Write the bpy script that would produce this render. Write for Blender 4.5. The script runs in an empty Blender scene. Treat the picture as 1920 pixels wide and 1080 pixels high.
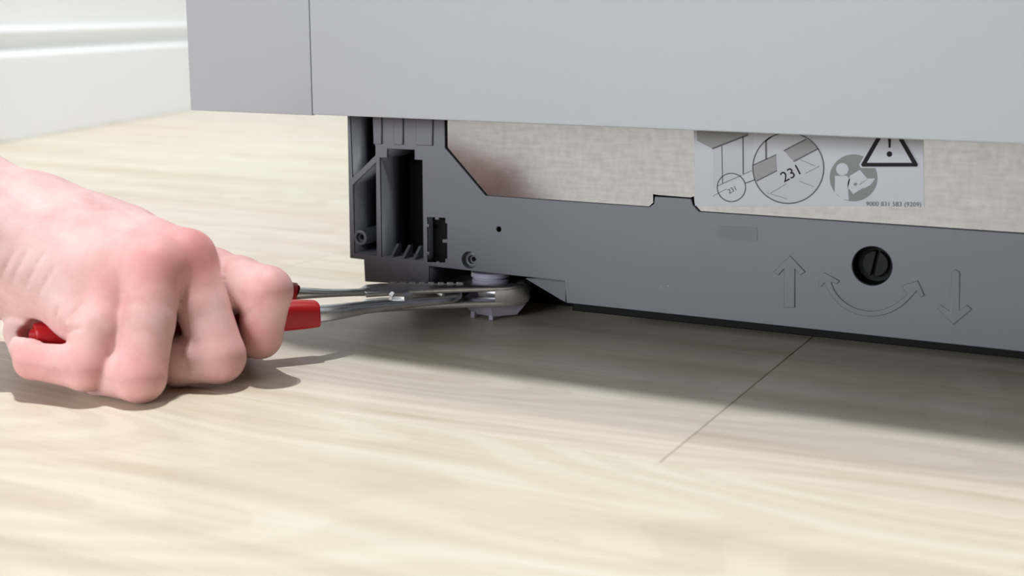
import bpy, bmesh, math, random
import numpy as np
from mathutils import Vector, Matrix

random.seed(4)
scene = bpy.context.scene
COL = scene.collection
R = math.radians

# ------------------------------------------------------------------ camera, light, exposure
cam_data = bpy.data.cameras.new('camera')
cam = bpy.data.objects.new('camera', cam_data)
COL.objects.link(cam)
cam.location = (0.32639, -0.48976, 0.13056)
cam.rotation_euler = (R(90 - 11.612), 0, R(26.7715))
cam_data.sensor_width = 36
cam_data.lens = 47.8125
cam_data.clip_start = 0.01
cam_data.dof.use_dof = True
cam_data.dof.focus_distance = 0.53
cam_data.dof.aperture_fstop = 11.5
scene.camera = cam

scene.view_settings.view_transform = 'Standard'
scene.view_settings.look = 'None'
scene.view_settings.gamma = 1
scene.view_settings.use_curve_mapping = False
scene.view_settings.exposure = 0.0

world = bpy.data.worlds.new('world')
scene.world = world
world.use_nodes = True
world.node_tree.nodes['Background'].inputs[0].default_value = (1.0, 0.90, 0.76, 1)
world.node_tree.nodes['Background'].inputs[1].default_value = 0.08


def lamp(name, kind, loc, power, color=(1, 1, 1), aim=None, **kw):
    d = bpy.data.lights.new(name, kind)
    d.energy = power
    d.color = color
    for k, v in kw.items():
        setattr(d, k, v)
    o = bpy.data.objects.new(name, d)
    o.location = loc
    if aim:
        o.rotation_euler = (Vector(aim) - Vector(loc)).to_track_quat('-Z', 'Y').to_euler()
    COL.objects.link(o)
    return o


# two small ceiling downlights a little behind the front of the machine, and the window of the room
lamp('ceiling_lamp', 'SPOT', (-0.20, 0.045, 2.40), 175, (0.985, 0.985, 1.0), aim=(-0.1, 0.0, 0), shadow_soft_size=0.012, spot_size=R(100), spot_blend=0.6)
lamp('ceiling_lamp', 'SPOT', (-0.12, 0.112, 2.40), 75, (0.985, 0.985, 1.0), aim=(-0.1, 0.0, 0), shadow_soft_size=0.012, spot_size=R(100), spot_blend=0.6)
lamp('window_light', 'AREA', (-0.7, -2.5, 0.62), 56, (0.94, 0.97, 1.0), aim=(0.1, 0, 0.1), shape='RECTANGLE', size=1.9, size_y=0.6)
lamp('window_light', 'AREA', (2.3, 1.3, 1.1), 34, (0.96, 0.98, 1.0), aim=(-0.7, 0.6, 0.1), shape='RECTANGLE', size=1.6, size_y=1.6)

# ------------------------------------------------------------------ measured outlines, metres
GEOM = {'arrow_arc': [(0.20577, 0.03075), (0.20791, 0.03561), (0.21366, 0.03306), (0.21294, 0.0318), (0.21057, 0.03225), (0.21169, 0.02971), (0.21266, 0.02834),
               (0.21373, 0.02712), (0.2149, 0.02605), (0.21614, 0.02514), (0.21746, 0.02438), (0.21883, 0.02376), (0.22025, 0.0233), (0.2217, 0.02299),
               (0.22319, 0.02282), (0.22468, 0.0228), (0.22618, 0.02294), (0.22767, 0.02321), (0.22914, 0.02364), (0.23059, 0.02421), (0.23199, 0.02492),
               (0.23334, 0.02578), (0.23464, 0.02678), (0.23586, 0.02792), (0.23701, 0.02921), (0.23806, 0.03064), (0.2367, 0.03175), (0.23587, 0.03311),
               (0.24145, 0.03556), (0.24411, 0.03037), (0.24279, 0.0296), (0.2413, 0.03179), (0.23958, 0.02956), (0.23842, 0.02798), (0.23715, 0.02655),
               (0.2358, 0.02528), (0.23436, 0.02416), (0.23285, 0.0232), (0.23128, 0.0224), (0.22967, 0.02176), (0.22802, 0.02128), (0.22635, 0.02097),
               (0.22467, 0.02082), (0.22299, 0.02083), (0.22132, 0.02102), (0.21968, 0.02137), (0.21808, 0.02189), (0.21653, 0.02258), (0.21504, 0.02344),
               (0.21364, 0.02447), (0.21232, 0.02567), (0.21112, 0.02704), (0.21003, 0.02857), (0.20822, 0.03177), (0.20698, 0.03019)],
 'arrow_dn': [(0.25271, 0.03964), (0.25403, 0.04071), (0.25559, 0.03989), (0.25625, 0.02575), (0.25873, 0.02838), (0.2605, 0.02708), (0.25468, 0.02088),
              (0.24893, 0.02592), (0.24969, 0.02749), (0.25337, 0.02527)],
 'arrow_up': [(0.19487, 0.04079), (0.20092, 0.03527), (0.19899, 0.03376), (0.19689, 0.03599), (0.19751, 0.02133), (0.19334, 0.02092), (0.19287, 0.03565),
              (0.19081, 0.03304), (0.18886, 0.03422)],
 'big': (0.22499, 0.03939, 0.0072),
 'blocks': [[(0.01388, 0.0866), (0.01812, 0.08675), (0.01784, 0.07438), (0.01385, 0.07421)],
            [(0.02417, 0.08695), (0.02861, 0.08711), (0.02838, 0.07462), (0.02392, 0.07443)],
            [(0.03508, 0.08733), (0.04301, 0.0876), (0.04258, 0.07481), (0.03487, 0.07469)]],
 'boss': (0.00523, 0.03317, 0.0034),
 'cav1': [(0.0015, 0.096), (0.00211, 0.059), (0.01413, 0.06946), (0.01423, 0.07332), (0.01332, 0.07464), (0.01302, 0.096)],
 'cav2': [(0.00243, 0.05602), (0.01433, 0.06629), (0.01378, 0.02611), (0.00229, 0.02624)],
 'cav3': [(0.01638, 0.06844), (0.0201, 0.06862), (0.02019, 0.07246), (0.03355, 0.07262), (0.03348, 0.06846), (0.03723, 0.06855), (0.03712, 0.02571), (0.01607, 0.02567)],
 'cav4': [(0.03923, 0.04447), (0.04299, 0.04473), (0.04297, 0.04367), (0.04491, 0.0438), (0.04492, 0.0447), (0.04793, 0.0448), (0.0479, 0.04258), (0.04886, 0.04249),
          (0.04879, 0.03587), (0.0465, 0.03569), (0.04648, 0.0341), (0.04877, 0.03427), (0.0487, 0.02761), (0.04773, 0.02737), (0.04771, 0.02582), (0.04486, 0.02558),
          (0.04487, 0.02606), (0.04335, 0.02593), (0.04334, 0.02556), (0.03895, 0.02519), (0.03899, 0.02826), (0.04003, 0.02834), (0.04005, 0.02985), (0.03901, 0.02977),
          (0.03917, 0.04021), (0.0402, 0.04028), (0.04022, 0.04162), (0.03918, 0.04154)],
 'creases': [([[-0.01604, -0.15513, 0.03042], [-0.01672, -0.15562, 0.02821], [-0.01762, -0.15564, 0.02625]], 0.0005, 0.0012),
             ([[-0.00663, -0.15267, 0.03272], [-0.0087, -0.15471, 0.03032], [-0.01118, -0.15588, 0.02752]], 0.0005, 0.0012),
             ([[-0.01694, -0.15474, 0.02201], [-0.00937, -0.15758, 0.02362], [-0.00292, -0.15837, 0.02558]], 0.0004, 0.0012),
             ([[0.02836, -0.11259, 0.02373], [0.03387, -0.11474, 0.02588], [0.03784, -0.11554, 0.02854]], 0.0005, 0.001),
             ([[0.01819, -0.13368, 0.01561], [0.02064, -0.13488, 0.01236], [0.02196, -0.13474, 0.00907]], 0.00045, 0.0012),
             ([[-0.02548, -0.15104, 0.04747], [-0.02709, -0.15434, 0.04192], [-0.02938, -0.15602, 0.0364]], 5e-05, 0.0013),
             ([[-0.01986, -0.15106, 0.04384], [-0.02201, -0.15378, 0.03891], [-0.02449, -0.15516, 0.03445]], 5e-05, 0.0013),
             ([[-0.03085, -0.15193, 0.04942], [-0.03196, -0.1552, 0.04426], [-0.03407, -0.15706, 0.03878]], 5e-05, 0.0013),
             ([[-0.03488, -0.15438, 0.04874], [-0.03633, -0.15732, 0.0435], [-0.03798, -0.15849, 0.03981]], 5e-05, 0.0013)],
 'cup': (0.05938, 0.02779, 0.00361),
 'cuphole': (0.05902, 0.0275, 0.00136),
 'cut': [(0.1378, 0.05504), (0.13986, 0.05695), (0.13967, 0.06026), (0.14143, 0.06006), (0.15487, 0.05985), (0.15635, 0.06045), (0.15666, 0.05719), (0.15886, 0.05467),
         (0.15632, 0.05388), (0.13893, 0.05397)],
 'emb': [(0.1664, 0.05003), (0.18197, 0.05033), (0.18216, 0.04529), (0.16657, 0.04492)],
 'gusset': [(0.08147, 0.02064), (0.09973, 0.02227), (0.09982, 0.01245), (0.09788, 0.01316)],
 'hand': {'c1': (-0.0337, -0.1248, 0.0481, 0.0145),
          'c2': (-0.0583, -0.1238, 0.0497, 0.018),
          'c3': (-0.009, -0.1213, 0.0432, 0.0125),
          'c4': (-0.053, -0.1346, 0.0446, 0.017),
          'c5': (-0.0278, -0.133, 0.0392, 0.013),
          'c6': (-0.0252, -0.1094, 0.0454, 0.013),
          'er': (-0.2718, -0.1979, 0.1076, 0.034),
          'eu': (-0.2282, -0.2207, 0.098, 0.034),
          'fr': (-0.161, -0.1532, 0.0768, 0.028),
          'fu': (-0.1182, -0.1821, 0.0702, 0.026),
          'h1': (-0.0395, -0.139, 0.0339, 0.0135),
          'h2': (-0.0571, -0.1433, 0.0429, 0.0175),
          'ib': (0.0183, -0.1053, 0.0301, 0.0086),
          'id': (0.0297, -0.1041, 0.0146, 0.008),
          'im': (0.0077, -0.1028, 0.0345, 0.010199999999999999),
          'ip': (0.0365, -0.1074, 0.0326, 0.0088),
          'it': (0.0101, -0.09, 0.0082, 0.0072),
          'md': (0.0129, -0.1297, 0.0089, 0.008400000000000001),
          'mm': (0.01, -0.1185, 0.044, 0.01),
          'mp': (0.0259, -0.1228, 0.0109, 0.0094),
          'mt': (-0.0009, -0.121, 0.011, 0.0076),
          'pb': (-0.0173, -0.1457, 0.0265, 0.009),
          'pd': (-0.0228, -0.1613, 0.0125, 0.0062),
          'pm': (-0.0047, -0.1382, 0.0331, 0.0105),
          'pp': (-0.0025, -0.1578, 0.0116, 0.0078),
          'pt': (-0.0424, -0.1482, 0.0179, 0.0056),
          'rd': (-0.0043, -0.1499, 0.0082, 0.0078),
          'rm': (0.0073, -0.1322, 0.0424, 0.010199999999999999),
          'rp': (0.0147, -0.1506, 0.009, 0.0088),
          'rt': (-0.0201, -0.1397, 0.0095, 0.0072),
          'tm0': (-0.0721, -0.1084, 0.0416, 0.015),
          'tm1': (-0.0591, -0.0861, 0.023, 0.012),
          'tm2': (-0.0387, -0.0691, 0.013, 0.01),
          'tm3': (-0.0182, -0.061, 0.0101, 0.0085),
          'wr': (-0.0912, -0.127, 0.0584, 0.018),
          'wu': (-0.0622, -0.1459, 0.0437, 0.017)},
 'pin': (0.07317, 0.04184, 0.00111),
 'print': {'bang': [[(0.22762, 0.08804), (0.22908, 0.0881), (0.22904, 0.08223), (0.22835, 0.0822)],
                    [(0.22974, 0.08002), (0.22972, 0.07976), (0.22964, 0.07952), (0.22949, 0.0793), (0.2293, 0.07913), (0.22906, 0.07902), (0.22881, 0.07897),
                     (0.22855, 0.07899), (0.2283, 0.07908), (0.22809, 0.07923), (0.22792, 0.07943), (0.22781, 0.07967), (0.22776, 0.07993), (0.22778, 0.08019),
                     (0.22787, 0.08044), (0.22801, 0.08066), (0.22821, 0.08083), (0.22844, 0.08094), (0.2287, 0.08099), (0.22896, 0.08096), (0.2292, 0.08087),
                     (0.22941, 0.08072), (0.22958, 0.08052), (0.22969, 0.08028)]],
           'disc': [[(0.22498, 0.07127), (0.22496, 0.07016), (0.22481, 0.06907), (0.22451, 0.068), (0.22407, 0.06698), (0.22351, 0.06603), (0.22282, 0.06515),
                     (0.22203, 0.06437), (0.22114, 0.06369), (0.22017, 0.06314), (0.21913, 0.06271), (0.21805, 0.06243), (0.21693, 0.06228), (0.21581, 0.06229),
                     (0.2147, 0.06243), (0.21362, 0.06273), (0.21258, 0.06316), (0.21161, 0.06373), (0.21072, 0.06441), (0.20994, 0.06521), (0.20926, 0.06611),
                     (0.20871, 0.06708), (0.2083, 0.06813), (0.20803, 0.06921), (0.2079, 0.07033), (0.20792, 0.07145), (0.20809, 0.07256), (0.2084, 0.07363),
                     (0.20886, 0.07466), (0.20944, 0.07562), (0.21014, 0.07649), (0.21095, 0.07727), (0.21186, 0.07793), (0.21284, 0.07847), (0.21388, 0.07887),
                     (0.21497, 0.07914), (0.21608, 0.07927), (0.21719, 0.07925), (0.21829, 0.07908), (0.21936, 0.07878), (0.22038, 0.07834), (0.22133, 0.07777),
                     (0.2222, 0.07709), (0.22297, 0.0763), (0.22363, 0.07542), (0.22417, 0.07445), (0.22457, 0.07343), (0.22485, 0.07236)]],
           'grey': [[(0.1568, 0.0882), (0.17689, 0.08895), (0.17705, 0.08443), (0.16315, 0.0789), (0.15699, 0.08167)],
                    [(0.17911, 0.07352), (0.1878, 0.0779), (0.18827, 0.07194), (0.18069, 0.06764), (0.17954, 0.0703)],
                    [(0.19055, 0.07939), (0.19872, 0.08403), (0.2008, 0.08297), (0.20322, 0.08064), (0.1944, 0.0756)]],
           'greyline': [[(0.16302, 0.07919), (0.17662, 0.08491), (0.17687, 0.08433), (0.16328, 0.07861)],
                        [(0.16699, 0.08017), (0.16775, 0.06608), (0.16742, 0.06606), (0.16666, 0.08015)],
                        [(0.17514, 0.08391), (0.17576, 0.0698), (0.17527, 0.06977), (0.17465, 0.08389)],
                        [(0.17546, 0.07002), (0.17869, 0.07152), (0.17878, 0.07134), (0.17555, 0.06984)],
                        [(0.16541, 0.06499), (0.17481, 0.06954), (0.1749, 0.06936), (0.1655, 0.06481)],
                        [(0.17625, 0.06675), (0.17999, 0.06829), (0.18015, 0.06793), (0.1764, 0.06638)],
                        [(0.16397, 0.06112), (0.16916, 0.06414), (0.16924, 0.064), (0.16406, 0.06099)],
                        [(0.18407, 0.08283), (0.18439, 0.07598), (0.18371, 0.07595), (0.18339, 0.08279)],
                        [(0.18316, 0.08267), (0.18562, 0.08452), (0.18589, 0.08418), (0.18343, 0.08233)],
                        [(0.17902, 0.07369), (0.18771, 0.07799), (0.18789, 0.07764), (0.1792, 0.07334)],
                        [(0.18058, 0.06783), (0.18817, 0.07212), (0.18838, 0.07175), (0.1808, 0.06745)],
                        [(0.19043, 0.07961), (0.19859, 0.08424), (0.19885, 0.08381), (0.19068, 0.07917)],
                        [(0.19427, 0.07582), (0.20309, 0.08094), (0.20335, 0.08051), (0.19453, 0.07538)],
                        [(0.18623, 0.06352), (0.19204, 0.06738), (0.19213, 0.06725), (0.18632, 0.06338)],
                        [(0.19674, 0.07651), (0.20237, 0.07448), (0.20232, 0.07434), (0.19669, 0.07637)],
                        [(0.19894, 0.07155), (0.20404, 0.07457), (0.20412, 0.07443), (0.19902, 0.07142)],
                        [(0.18479, 0.06358), (0.19234, 0.06183), (0.1923, 0.06169), (0.18475, 0.06344)],
                        [(0.19678, 0.06867), (0.20242, 0.06681), (0.20238, 0.06668), (0.19674, 0.06854)]],
           'mark': [[(0.21648, 0.06843), (0.21715, 0.06918), (0.21816, 0.06881), (0.21736, 0.06782)],
                    [(0.22118, 0.07055), (0.22159, 0.0708), (0.21903, 0.06843), (0.21874, 0.06864)]],
           'pale': [[(0.16345, 0.07888), (0.1787, 0.08569), (0.17924, 0.07106), (0.16393, 0.06357)],
                    [(0.20547, 0.07382), (0.20544, 0.07214), (0.20519, 0.07048), (0.20472, 0.06886), (0.20404, 0.06731), (0.20317, 0.06585), (0.20211, 0.06451),
                     (0.20088, 0.06332), (0.19951, 0.06229), (0.19801, 0.06144), (0.19641, 0.0608), (0.19474, 0.06036), (0.19303, 0.06013), (0.1913, 0.06014),
                     (0.18958, 0.06036), (0.18791, 0.06081), (0.18632, 0.06147), (0.18483, 0.06234), (0.18347, 0.06339), (0.18226, 0.06462), (0.18123, 0.06599),
                     (0.18039, 0.06749), (0.17977, 0.06908), (0.17936, 0.07075), (0.17918, 0.07245), (0.17924, 0.07417), (0.17952, 0.07586), (0.18002, 0.07751),
                     (0.18074, 0.07907), (0.18166, 0.08053), (0.18276, 0.08186), (0.18403, 0.08303), (0.18543, 0.08403), (0.18696, 0.08484), (0.18857, 0.08545),
                     (0.19024, 0.08585), (0.19195, 0.08603), (0.19366, 0.08599), (0.19534, 0.08573), (0.19698, 0.08526), (0.19853, 0.08458), (0.19997, 0.08371),
                     (0.20129, 0.08267), (0.20246, 0.08146), (0.20346, 0.08012), (0.20427, 0.07866), (0.20488, 0.0771), (0.20528, 0.07548)]],
           'rings': [[[(0.17675, 0.06503), (0.17672, 0.06431), (0.1766, 0.06359), (0.17639, 0.06289), (0.17609, 0.06223), (0.1757, 0.0616), (0.17523, 0.06103),
                       (0.17468, 0.06052), (0.17408, 0.06008), (0.17342, 0.05971), (0.17273, 0.05944), (0.172, 0.05925), (0.17126, 0.05915), (0.17051, 0.05915),
                       (0.16977, 0.05925), (0.16905, 0.05944), (0.16837, 0.05972), (0.16773, 0.06008), (0.16715, 0.06053), (0.16663, 0.06105), (0.16619, 0.06163),
                       (0.16584, 0.06226), (0.16558, 0.06293), (0.16541, 0.06364), (0.16533, 0.06436), (0.16536, 0.06509), (0.16548, 0.06581), (0.1657, 0.06651),
                       (0.16602, 0.06718), (0.16642, 0.06781), (0.16689, 0.06838), (0.16744, 0.06889), (0.16805, 0.06932), (0.16871, 0.06968), (0.16941, 0.06995),
                       (0.17014, 0.07013), (0.17088, 0.07022), (0.17163, 0.07021), (0.17236, 0.07011), (0.17307, 0.06991), (0.17375, 0.06963), (0.17438, 0.06927),
                       (0.17495, 0.06882), (0.17546, 0.06831), (0.17589, 0.06773), (0.17624, 0.06711), (0.1765, 0.06644), (0.17667, 0.06574)],
                      [(0.17634, 0.065), (0.17631, 0.06433), (0.1762, 0.06367), (0.17601, 0.06302), (0.17572, 0.06241), (0.17536, 0.06183), (0.17492, 0.06129),
                       (0.17442, 0.06082), (0.17386, 0.06041), (0.17325, 0.06008), (0.17261, 0.05982), (0.17193, 0.05965), (0.17124, 0.05956), (0.17055, 0.05956),
                       (0.16986, 0.05965), (0.1692, 0.05982), (0.16856, 0.06008), (0.16797, 0.06042), (0.16743, 0.06083), (0.16696, 0.06131), (0.16655, 0.06185),
                       (0.16622, 0.06244), (0.16598, 0.06306), (0.16582, 0.06372), (0.16575, 0.06439), (0.16578, 0.06506), (0.16589, 0.06573), (0.1661, 0.06638),
                       (0.16639, 0.067), (0.16675, 0.06758), (0.1672, 0.06811), (0.16771, 0.06858), (0.16827, 0.06899), (0.16888, 0.06932), (0.16953, 0.06957),
                       (0.17021, 0.06974), (0.1709, 0.06982), (0.17159, 0.06981), (0.17227, 0.06972), (0.17293, 0.06954), (0.17355, 0.06927), (0.17414, 0.06894),
                       (0.17467, 0.06852), (0.17514, 0.06805), (0.17554, 0.06751), (0.17587, 0.06693), (0.17611, 0.06631), (0.17627, 0.06567)]],
                     [[(0.2058, 0.07383), (0.20577, 0.07211), (0.20551, 0.07041), (0.20503, 0.06875), (0.20434, 0.06716), (0.20344, 0.06566), (0.20236, 0.06429),
                       (0.2011, 0.06307), (0.19969, 0.06201), (0.19815, 0.06114), (0.19651, 0.06048), (0.1948, 0.06003), (0.19304, 0.0598), (0.19126, 0.0598),
                       (0.18951, 0.06003), (0.18779, 0.06049), (0.18616, 0.06117), (0.18463, 0.06206), (0.18323, 0.06314), (0.18199, 0.06439), (0.18094, 0.0658),
                       (0.18008, 0.06734), (0.17944, 0.06898), (0.17902, 0.07068), (0.17884, 0.07243), (0.17889, 0.07419), (0.17918, 0.07593), (0.1797, 0.07762),
                       (0.18044, 0.07923), (0.18138, 0.08072), (0.18251, 0.08208), (0.18381, 0.08329), (0.18525, 0.08431), (0.18681, 0.08515), (0.18847, 0.08577),
                       (0.19018, 0.08617), (0.19193, 0.08636), (0.19369, 0.08632), (0.19542, 0.08605), (0.19709, 0.08556), (0.19868, 0.08487), (0.20016, 0.08398),
                       (0.20152, 0.08291), (0.20271, 0.08167), (0.20374, 0.08029), (0.20457, 0.0788), (0.2052, 0.0772), (0.20561, 0.07554)],
                      [(0.20534, 0.07381), (0.2053, 0.07215), (0.20505, 0.07051), (0.20459, 0.0689), (0.20392, 0.06737), (0.20306, 0.06593), (0.20201, 0.0646),
                       (0.20079, 0.06342), (0.19943, 0.06241), (0.19795, 0.06157), (0.19637, 0.06093), (0.19472, 0.06049), (0.19302, 0.06027), (0.19131, 0.06028),
                       (0.18961, 0.0605), (0.18796, 0.06094), (0.18638, 0.0616), (0.18491, 0.06245), (0.18356, 0.0635), (0.18237, 0.06471), (0.18135, 0.06607),
                       (0.18052, 0.06755), (0.1799, 0.06913), (0.1795, 0.07077), (0.17933, 0.07246), (0.17938, 0.07416), (0.17966, 0.07583), (0.18016, 0.07746),
                       (0.18087, 0.07901), (0.18177, 0.08045), (0.18286, 0.08177), (0.18412, 0.08293), (0.18551, 0.08392), (0.18701, 0.08472), (0.18861, 0.08532),
                       (0.19026, 0.08571), (0.19195, 0.08589), (0.19365, 0.08585), (0.19531, 0.08559), (0.19693, 0.08513), (0.19846, 0.08446), (0.1999, 0.0836),
                       (0.2012, 0.08257), (0.20235, 0.08137), (0.20334, 0.08004), (0.20414, 0.0786), (0.20475, 0.07706), (0.20515, 0.07545)]]],
           'tri': [[[(0.21894, 0.07577), (0.22762, 0.09305), (0.22802, 0.09334), (0.22847, 0.09308), (0.2389, 0.07678), (0.23857, 0.07599), (0.2194, 0.075)],
                    [(0.22101, 0.0765), (0.22821, 0.09085), (0.23672, 0.07729)]]],
           'triback': [[(0.21824, 0.07565), (0.22796, 0.09445), (0.23934, 0.07672), (0.23886, 0.07558), (0.219, 0.07455)]],
           'white': [[(0.21454, 0.07384), (0.21452, 0.0734), (0.21441, 0.07298), (0.21423, 0.07258), (0.21397, 0.07223), (0.21364, 0.07194), (0.21327, 0.07171),
                      (0.21286, 0.07156), (0.21243, 0.07149), (0.212, 0.07151), (0.21157, 0.07162), (0.21118, 0.0718), (0.21083, 0.07206), (0.21053, 0.07238),
                      (0.21031, 0.07276), (0.21016, 0.07317), (0.2101, 0.0736), (0.21012, 0.07404), (0.21023, 0.07447), (0.21041, 0.07486), (0.21067, 0.07521),
                      (0.211, 0.07551), (0.21137, 0.07573), (0.21178, 0.07588), (0.21221, 0.07595), (0.21265, 0.07592), (0.21307, 0.07582), (0.21346, 0.07563),
                      (0.21381, 0.07537), (0.2141, 0.07505), (0.21433, 0.07468), (0.21447, 0.07427)],
                     [(0.20978, 0.07121), (0.21406, 0.07144), (0.21531, 0.07022), (0.2147, 0.06703), (0.21521, 0.06261), (0.21276, 0.06303), (0.21001, 0.06517)],
                     [(0.21519, 0.0715), (0.21861, 0.07382), (0.2204, 0.07193), (0.22144, 0.07085), (0.22424, 0.071), (0.22268, 0.06864), (0.22078, 0.06739),
                      (0.22021, 0.0675), (0.21666, 0.065), (0.21529, 0.06664), (0.21458, 0.06674), (0.21448, 0.06874)]]},
 'ribs': [(0.02106, 0.02589), (0.02693, 0.02579), (0.03223, 0.02577)],
 'serial': ((0.22152, 0.06098), (0.24075, 0.06194)),
 'sticker': [(0.15688, 0.0568), (0.24174, 0.06189), (0.23982, 0.08962), (0.15518, 0.09436)],
 'tray': [(0.0005, 0.1), (0, 0.02381), (0.00717, 0.02369), (0.00747, 0.01403), (0.03969, 0.0151), (0.03981, 0.02364), (0.10291, 0.02288), (0.10393, 0.01395),
          (0.4485, 0.0133), (0.4485, 0.0552), (0.15885, 0.05483), (0.15644, 0.05725), (0.15564, 0.05961), (0.14089, 0.05955), (0.14065, 0.05673), (0.1387, 0.05526),
          (0.06704, 0.05534), (0.04817, 0.07417), (0.04817, 0.1)],
 'txt231': ((0.19118, 0.06771), (0.19723, 0.07125)),
 'txt231s': ((0.17034, 0.06228), (0.17306, 0.06385))}


# ------------------------------------------------------------------ helpers


def tag(o, label=None, cat=None, group=None, kind=None):
    if label: o['label'] = label
    if cat: o['category'] = cat
    if group: o['group'] = group
    if kind: o['kind'] = kind
    return o


def empty(name, loc=(0, 0, 0)):
    o = bpy.data.objects.new(name, None)
    o.location = loc
    o.empty_display_size = 0.02
    COL.objects.link(o)
    return o


def link(name, me, mat, parent=None, smooth=None):
    o = bpy.data.objects.new(name, me)
    COL.objects.link(o)
    if mat and not me.materials:
        me.materials.append(mat)
    if parent:
        o.parent = parent
        o.matrix_parent_inverse = Matrix.Translation(parent.location).inverted()
    if smooth is not None:
        me.polygons.foreach_set('use_smooth', [True] * len(me.polygons))
        if smooth < 179:
            me.set_sharp_from_angle(angle=R(smooth))
    return o


def from_bm(bm, name='mesh'):
    me = bpy.data.meshes.new(name)
    bmesh.ops.recalc_face_normals(bm, faces=bm.faces)
    bm.to_mesh(me)
    bm.free()
    return me


TO_FACE = Matrix(((1, 0, 0, 0), (0, 0, -1, 0), (0, 1, 0, 0), (0, 0, 0, 1)))   # (u, v, w) -> (x, -w, z)


def plate_mesh(loops, a, b, bevel=0.0, plan=False, res=1):
    """A plate cut to closed outlines (first outer, others holes). Standing in the x-z plane from y=a to y=b, or lying (plan) from z=a to z=b."""
    cu = bpy.data.curves.new('outline', 'CURVE')
    cu.dimensions = '2D'
    cu.fill_mode = 'BOTH'
    cu.extrude = abs(b - a) / 2 - bevel
    cu.bevel_depth = bevel
    cu.bevel_resolution = res
    cu.offset = -bevel
    for pts in loops:
        sp = cu.splines.new('POLY')
        sp.points.add(len(pts) - 1)
        for p, q in zip(sp.points, pts):
            p.co = (q[0], q[1], 0, 1)
        sp.use_cyclic_u = True
    ob = bpy.data.objects.new('outline', cu)
    COL.objects.link(ob)
    dg = bpy.context.evaluated_depsgraph_get()
    dg.update()
    me = bpy.data.meshes.new_from_object(ob.evaluated_get(dg))
    bpy.data.objects.remove(ob)
    bpy.data.curves.remove(cu)
    mid = (a + b) / 2
    me.transform(Matrix.Translation((0, 0, mid)) if plan else Matrix.Translation((0, mid, 0)) @ TO_FACE)
    bm = bmesh.new()
    bm.from_mesh(me)
    bmesh.ops.remove_doubles(bm, verts=bm.verts, dist=1e-6)
    bmesh.ops.recalc_face_normals(bm, faces=bm.faces)
    bm.to_mesh(me)
    bm.free()
    return me


def join(*meshes):
    bm = bmesh.new()
    for m in meshes:
        bm.from_mesh(m)
    me = bpy.data.meshes.new('mesh')
    bm.to_mesh(me)
    bm.free()
    return me


def flat_mesh(loops_list, y):
    """Printed flat shapes standing at depth y; every entry is an outline or [outline, hole]."""
    bm = bmesh.new()
    for lp in loops_list:
        if isinstance(lp[0], tuple):
            lp = [lp]
        if len(lp) == 2 and len(lp[0]) == len(lp[1]) and len(lp[0]) > 8:
            va = [bm.verts.new((p[0], y, p[1])) for p in lp[0]]
            vb = [bm.verts.new((p[0], y, p[1])) for p in lp[1]]
            n = len(va)
            for i in range(n):
                bm.faces.new((va[i], va[(i + 1) % n], vb[(i + 1) % n], vb[i]))
        else:
            es = []
            for loop in lp:
                vs = [bm.verts.new((p[0], y, p[1])) for p in loop]
                es += [bm.edges.new((vs[i], vs[(i + 1) % len(vs)])) for i in range(len(vs))]
            bmesh.ops.triangle_fill(bm, edges=es, use_beauty=True)
    for f in bm.faces:
        f.normal_update()
        if f.normal.y > 0:
            f.normal_flip()
    me = bpy.data.meshes.new('print')
    bm.to_mesh(me)
    bm.free()
    return me


def text_mesh(body, p, q, y, shear=0.0, squash=1.0):
    """Lettering from p to q (x, z) on the plane at depth y."""
    cu = bpy.data.curves.new('text', 'FONT')
    cu.body = body
    cu.shear = shear
    cu.resolution_u = 3
    ob = bpy.data.objects.new('text', cu)
    COL.objects.link(ob)
    dg = bpy.context.evaluated_depsgraph_get()
    dg.update()
    me = bpy.data.meshes.new_from_object(ob.evaluated_get(dg))
    bpy.data.objects.remove(ob)
    bpy.data.curves.remove(cu)
    xs = [v.co.x for v in me.vertices]
    w = max(xs) - min(xs)
    d = math.hypot(q[0] - p[0], q[1] - p[1])
    s = d / w
    a = math.atan2(q[1] - p[1], q[0] - p[0])
    me.transform(Matrix.Translation((p[0], y, p[1])) @ TO_FACE @ Matrix.Rotation(a, 4, 'Z') @ Matrix.Diagonal((s, s * squash, s, 1)) @ Matrix.Translation((-min(xs), 0, 0)))
    return me


def circle(cx, cz, r, n=28):
    return [(cx + r * math.cos(2 * math.pi * k / n), cz + r * math.sin(2 * math.pi * k / n)) for k in range(n)]


def box_mesh(lo, hi, bevel=0.0, seg=2):
    bm = bmesh.new()
    bmesh.ops.create_cube(bm, size=1)
    for v in bm.verts:
        v.co = Vector([lo[i] + (hi[i] - lo[i]) * (v.co[i] + 0.5) for i in range(3)])
    if bevel:
        bmesh.ops.bevel(bm, geom=bm.edges[:], offset=bevel, segments=seg, affect='EDGES', profile=0.5)
    return from_bm(bm)


def lathe_mesh(prof, n, origin, axis='Z', turn=0.0):
    """prof = [(radius, height)]; closed at the ends."""
    bm = bmesh.new()
    rings = []
    for r, h in prof:
        ring = []
        for k in range(n):
            t = 2 * math.pi * k / n + turn
            c, s = r * math.cos(t), r * math.sin(t)
            co = (c, s, h) if axis == 'Z' else (c, -h, s)
            ring.append(bm.verts.new(Vector(origin) + Vector(co)))
        rings.append(ring)
    for a, b in zip(rings, rings[1:]):
        for k in range(n):
            bm.faces.new((a[k], a[(k + 1) % n], b[(k + 1) % n], b[k]))
    bm.faces.new(rings[0])
    bm.faces.new(rings[-1])
    return from_bm(bm)


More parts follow.
